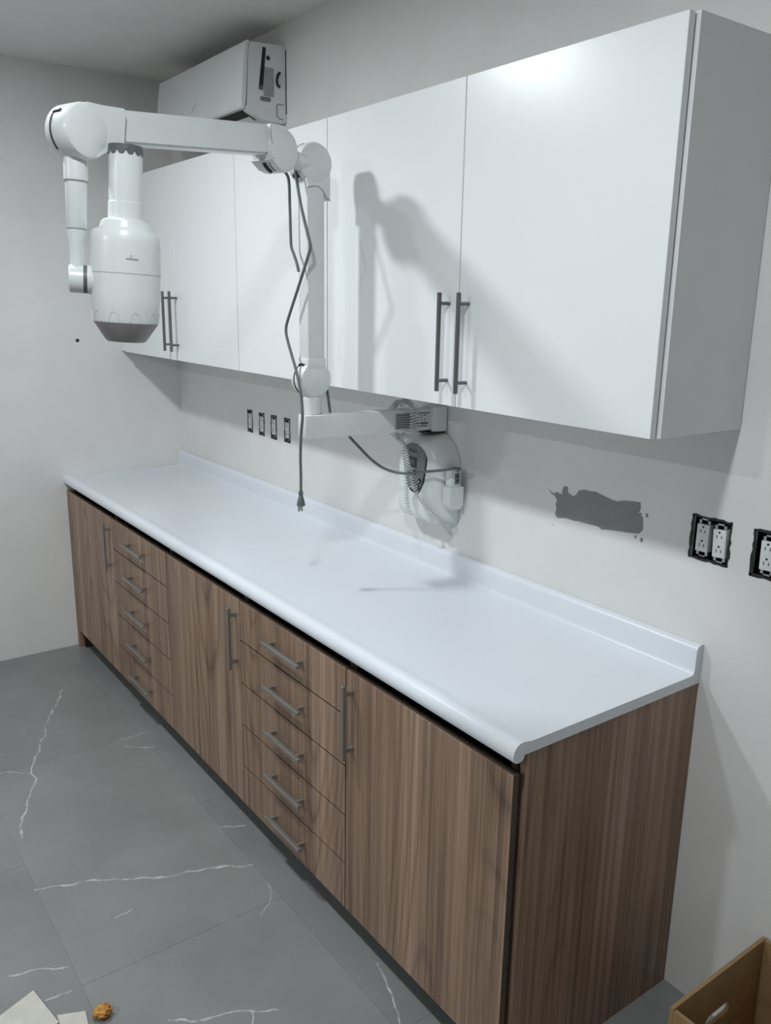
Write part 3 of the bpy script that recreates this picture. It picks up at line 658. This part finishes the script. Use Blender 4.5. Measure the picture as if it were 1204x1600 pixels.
cone = obj('collimator_tube', tip(LT((HX, HY, 1.950), (0, 0, 1), [(0, 0.0425), (0.048, 0.0415), (0.050, 0.0398), (0.178, 0.0398), (0.178, 0.034), (0.14, 0.034)], 40)), 'plastic', xr, smooth=0.5)
obj('tube_end_ring', tip(LT((HX, HY, 2.113), (0, 0, 1), [(0, 0.0404), (0.016, 0.0404)], 40)), 'dark_gray', cone, smooth=0.5)
for k in range(12):
    a = 2 * PI * (k + 0.5) / 12
    s_ = bmesh.new(); lathe(s_, (HX + 0.0385 * math.cos(a), HY + 0.0385 * math.sin(a), 2.114), (math.cos(a), math.sin(a), 0), [(0, 0.0085), (0.0022, 0.0085)], 12); obj('ring_scallop', tip(s_), 'dark_gray', cone)
# small maker mark on the head, facing the camera side
am = 0.15
def on_head(name, da, z0, z1, w_, mat):
    bm = bmesh.new(); q = []
    for i in range(5):
        a = am + da + (i / 4 - 0.5) * w_; q.append((a))
    A = [bm.verts.new((HX + 0.0850 * math.cos(a), HY + 0.0850 * math.sin(a), z0)) for a in q]; C = [bm.verts.new((HX + 0.0850 * math.cos(a), HY + 0.0850 * math.sin(a), z1)) for a in q]
    A2 = [bm.verts.new((HX + 0.0830 * math.cos(a), HY + 0.0830 * math.sin(a), z0)) for a in q]; C2 = [bm.verts.new((HX + 0.0830 * math.cos(a), HY + 0.0830 * math.sin(a), z1)) for a in q]
    for i in range(4):
        bm.faces.new((A[i], A[i + 1], C[i + 1], C[i])); bm.faces.new((A2[i + 1], A2[i], C2[i], C2[i + 1]))
        bm.faces.new((C[i], C[i + 1], C2[i + 1], C2[i])); bm.faces.new((A[i + 1], A[i], A2[i], A2[i + 1]))
    return obj(name, tip(bm), mat, head)
on_head('maker_mark', 0.0, 1.862, 1.8655, 0.34, 'label_gray'); on_head('maker_mark', -0.04, 1.868, 1.8735, 0.06, 'plastic_gray')
XF = None
# cords of the machine
P1 = [(2.078, -0.49, 2.135), (2.095, -0.505, 2.12), (2.102, -0.505, 2.09), (2.125, -0.506, 2.022), (2.160, -0.506, 1.945), (2.174, -0.506, 1.911), (2.162, -0.506, 1.885), (2.107, -0.506, 1.801), (2.052, -0.508, 1.715), (2.040, -0.509, 1.683),
      (2.052, -0.510, 1.650), (2.106, -0.514, 1.568), (2.131, -0.514, 1.506), (2.142, -0.516, 1.443), (2.131, -0.514, 1.394), (2.122, -0.512, 1.326), (2.120, -0.510, 1.26), (2.119, -0.510, 1.212)]
bm = bmesh.new(); tube(bm, spline(P1, 8), 0.0042, 8); pc = obj('power_cord', bm, 'cord', xr, smooth=0.9); pc['label'] = 'gray power cord hanging down with a plug'
plug = obj('plug', LT((2.119, -0.510, 1.216), (0, 0, -1), [(0, 0.0045), (0.001, 0.0070), (0.012, 0.0070), (0.014, 0.0058), (0.018, 0.0075), (0.030, 0.0105), (0.042, 0.0128), (0.045, 0.0122), (0.045, 0.0)], 14), 'cord', pc, smooth=0.6)
bm = bmesh.new()
for dx_ in (-0.0063, 0.0063): box(bm, 2.119 + dx_ - 0.0008, 2.119 + dx_ + 0.0008, -0.5135, -0.5070, 1.155, 1.172)
lathe(bm, (2.119, -0.518, 1.172), (0, 0, -1), [(0, 0.0024), (0.018, 0.0024), (0.0205, 0.0012)], 10)
obj('plug_pins', bm, 'zinc', plug)
P2 = [(2.058, -0.53, 2.12), (2.056, -0.505, 2.098), (2.063, -0.505, 2.026), (2.066, -0.505, 1.95), (2.069, -0.505, 1.915), (2.082, -0.505, 1.894), (2.098, -0.505, 1.870), (2.109, -0.505, 1.846)]
bm = bmesh.new(); tube(bm, spline(P2, 8), 0.0042, 8); o = obj('loose_cord', bm, 'cord', xr, smooth=0.9); o['label'] = 'short gray cord end hanging loose'
P3 = [(2.103, -0.41, 1.523), (2.104, -0.405, 1.49), (2.108, -0.40, 1.442)]
bm = bmesh.new(); tube(bm, spline(P3, 8), 0.0042, 8); obj('joint_cord', bm, 'cord', xr, smooth=0.9)
P4 = [(2.061, -0.3, 1.355), (2.063, -0.265, 1.32), (2.071, -0.22, 1.275), (2.086, -0.18, 1.245), (2.126, -0.145, 1.233), (2.184, -0.125, 1.243), (2.286, -0.105, 1.265), (2.317, -0.075, 1.273), (2.318, -0.06, 1.269), (2.291, -0.045, 1.258)]
bm = bmesh.new(); tube(bm, spline(P4, 8), 0.0046, 8); obj('supply_cord', bm, 'cord', xr, smooth=0.9)
# coiled cord wound round the arm, two strands hanging in front of the box
W0 = [(2.175, -0.165, 1.455), (2.145, -0.165, 1.462), (2.105, -0.15, 1.455), (2.088, -0.145, 1.41), (2.10, -0.145, 1.36), (2.145, -0.15, 1.353), (2.178, -0.15, 1.37), (2.187, -0.150, 1.41), (2.180, -0.146, 1.448), (2.150, -0.135, 1.463),
      (2.105, -0.125, 1.458), (2.088, -0.12, 1.41), (2.10, -0.12, 1.36), (2.145, -0.122, 1.352), (2.178, -0.125, 1.37), (2.189, -0.127, 1.41), (2.176, -0.13, 1.45), (2.13, -0.155, 1.463), (2.092, -0.17, 1.43), (2.095, -0.170, 1.372), (2.125, -0.155, 1.345),
      (2.132, -0.132, 1.31), (2.137, -0.124, 1.27), (2.150, -0.122, 1.235), (2.165, -0.122, 1.205), (2.185, -0.121, 1.176), (2.215, -0.110, 1.14), (2.238, -0.088, 1.106), (2.248, -0.055, 1.07), (2.238, -0.025, 1.046), (2.215, -0.006, 1.030)]
bm = bmesh.new(); tube(bm, helix(W0, 0.0064, 0.0088, 10), 0.0016, 5); o = obj('coiled_cord', bm, 'coil', xr, smooth=0.9); o['label'] = 'pale coiled cord wound round the arm'
W1 = [(2.118, -0.158, 1.352), (2.122, -0.13, 1.325), (2.122, -0.122, 1.28), (2.124, -0.120, 1.22), (2.126, -0.120, 1.165), (2.134, -0.118, 1.12), (2.141, -0.112, 1.092)]
bm = bmesh.new(); tube(bm, helix(W1, 0.0062, 0.0092, 10), 0.0016, 5); o = obj('coiled_cord', bm, 'coil', xr, smooth=0.9); o['label'] = 'pale coiled cord strand hanging over the keypad'

# hand switch clipped to the right of the generator box
hs = thing('hand_switch', 'small white hand switch clipped to the right side of the x-ray wall box', 'switch', (2.27, -0.045, 1.135))
obj('switch_body', B(2.2585, 2.286, -0.067, -0.024, 1.185, 1.262, 0.004, 2), 'plastic', hs, smooth=0.6)
obj('cradle', PR([(-0.073, 1.205), (-0.018, 1.205), (-0.018, 1.145), (-0.028, 1.133), (-0.060, 1.133), (-0.073, 1.150)], 'x', 2.2575, 2.292), 'plastic', hs)
kp = obj('key_field', B(2.2858, 2.2868, -0.052, -0.031, 1.214, 1.250), 'panel_gray', hs)
for z in (1.240, 1.225): obj('key', LT((2.2865, -0.042, z), (1, 0, 0), [(0, 0.004), (0.0015, 0.0036)], 12), 'black', kp, smooth=0.7)
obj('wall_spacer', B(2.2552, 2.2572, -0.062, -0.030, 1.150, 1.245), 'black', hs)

# ------------------------------------------------------------------ cardboard carton by the wall
cb = thing('cardboard_box', 'open brown cardboard box on the floor by the wall, right of the cabinets', 'box', (3.60, -0.20, 0))
CX0, CX1, CY0, CY1, CZ = 3.412, 3.80, -0.368, -0.008, 0.318
TH = 0.009
def slotted_panel():
    """left panel with a rounded hand hole, built as a ring of quads between hole and outline"""
    bm = bmesh.new(); n = 24; hy, hz, la, lb_ = -0.185, 0.200, 0.048, 0.016
    hole = []
    for i in range(n):
        a = 2 * PI * i / n; c, s = math.cos(a), math.sin(a)
        hole.append((hy + (la - lb_) * (1 if c > 0 else -1) * (abs(c) > 1e-6) + lb_ * c, hz + lb_ * s))
    def outer(a):
        c, s = math.cos(a), math.sin(a); W = (CY1 - CY0) / 2; cy = (CY0 + CY1) / 2
        # project the angle on the rectangle
        k = []
        if c > 1e-9: k.append((CY1 - hy) / c)
        if c < -1e-9: k.append((CY0 - hy) / c)
        if s > 1e-9: k.append((CZ - hz) / s)
        if s < -1e-9: k.append((0.001 - hz) / s)
        t = min(k); return (hy + c * t, hz + s * t)
    angs = [math.atan2(z - hz, y - hy) for y, z in hole]
    extra = [math.atan2(z - hz, y - hy) for y in (CY0, CY1) for z in (0.001, CZ)]
    items = [(a, h) for a, h in zip(angs, hole)]
    for e in extra:                               # rim vertices at the four corners
        c, s = math.cos(e), math.sin(e); b = min(items, key=lambda it: abs((it[0] - e + PI) % (2 * PI) - PI))
        items.append((e, (b[1][0] + 0.0002 * c, b[1][1])))
    items.sort(key=lambda it: it[0] % (2 * PI))
    I = []; O = []
    for x in (CX0, CX0 + TH):
        I.append([bm.verts.new((x, h[0], h[1])) for a, h in items]); O.append([bm.verts.new((x,) + outer(a)) for a, h in items])
    m_ = len(items)
    for i in range(m_):
        j = (i + 1) % m_
        bm.faces.new((I[0][i], I[0][j], O[0][j], O[0][i])); bm.faces.new((I[1][j], I[1][i], O[1][i], O[1][j]))
        bm.faces.new((I[0][j], I[0][i], I[1][i], I[1][j])); bm.faces.new((O[0][i], O[0][j], O[1][j], O[1][i]))
    return bm
obj('side_wall', slotted_panel(), 'cardboard', cb)
obj('side_wall', B(CX1 - TH, CX1, CY0, CY1, 0.001, CZ), 'cardboard', cb)
obj('side_wall', B(CX0 + TH + 0.0005, CX1 - TH - 0.0005, CY1 - TH, CY1, 0.001, CZ - 0.002), 'cardboard', cb)
obj('side_wall', B(CX0 + TH + 0.0005, CX1 - TH - 0.0005, CY0, CY0 + TH, 0.001, CZ - 0.004), 'cardboard', cb)
obj('bottom', B(CX0 + TH, CX1 - TH, CY0 + TH, CY1 - TH, 0.001, 0.006), 'cardboard', cb)

# ------------------------------------------------------------------ scraps on the floor
def sheet(poly, h):
    return PR(poly, 'z', 0.0005, h)
o = obj('board_scrap', sheet([(2.238, -1.399), (2.379, -1.373), (2.42, -1.50), (2.285, -1.515)], 0.006), 'paper'); tag(o, 'pointed pale cardboard scrap lying in the bottom left corner of the floor', 'scrap', 'board scraps on the floor')
o = obj('board_scrap', sheet([(2.352, -1.3705), (2.380, -1.308), (2.45, -1.318), (2.44, -1.372), (2.383, -1.372)], 0.004), 'paper'); tag(o, 'small pale board scrap touching the orange crumpled lump', 'scrap', 'board scraps on the floor')
bm = bmesh.new(); bmesh.ops.create_icosphere(bm, subdivisions=4, radius=1.0)
from mathutils import noise as mnoise
for v in bm.verts:
    n = v.co.normalized(); k = 1 + 0.45 * mnoise.noise(n * 2.1 + Vector((3, 1, 2))) + 0.25 * mnoise.noise(n * 5.3)
    v.co = Vector((2.418 + 0.021 * k * n.x, -1.276 + 0.021 * k * n.y, 0.0125 + 0.0125 * k * n.z))
zmin = min(v.co.z for v in bm.verts)
for v in bm.verts: v.co.z += 0.0003 - zmin
o = obj('crumpled_lump', bm, 'peel', smooth=3); tag(o, 'small orange brown crumpled lump on the gray floor at the lower left', 'debris')
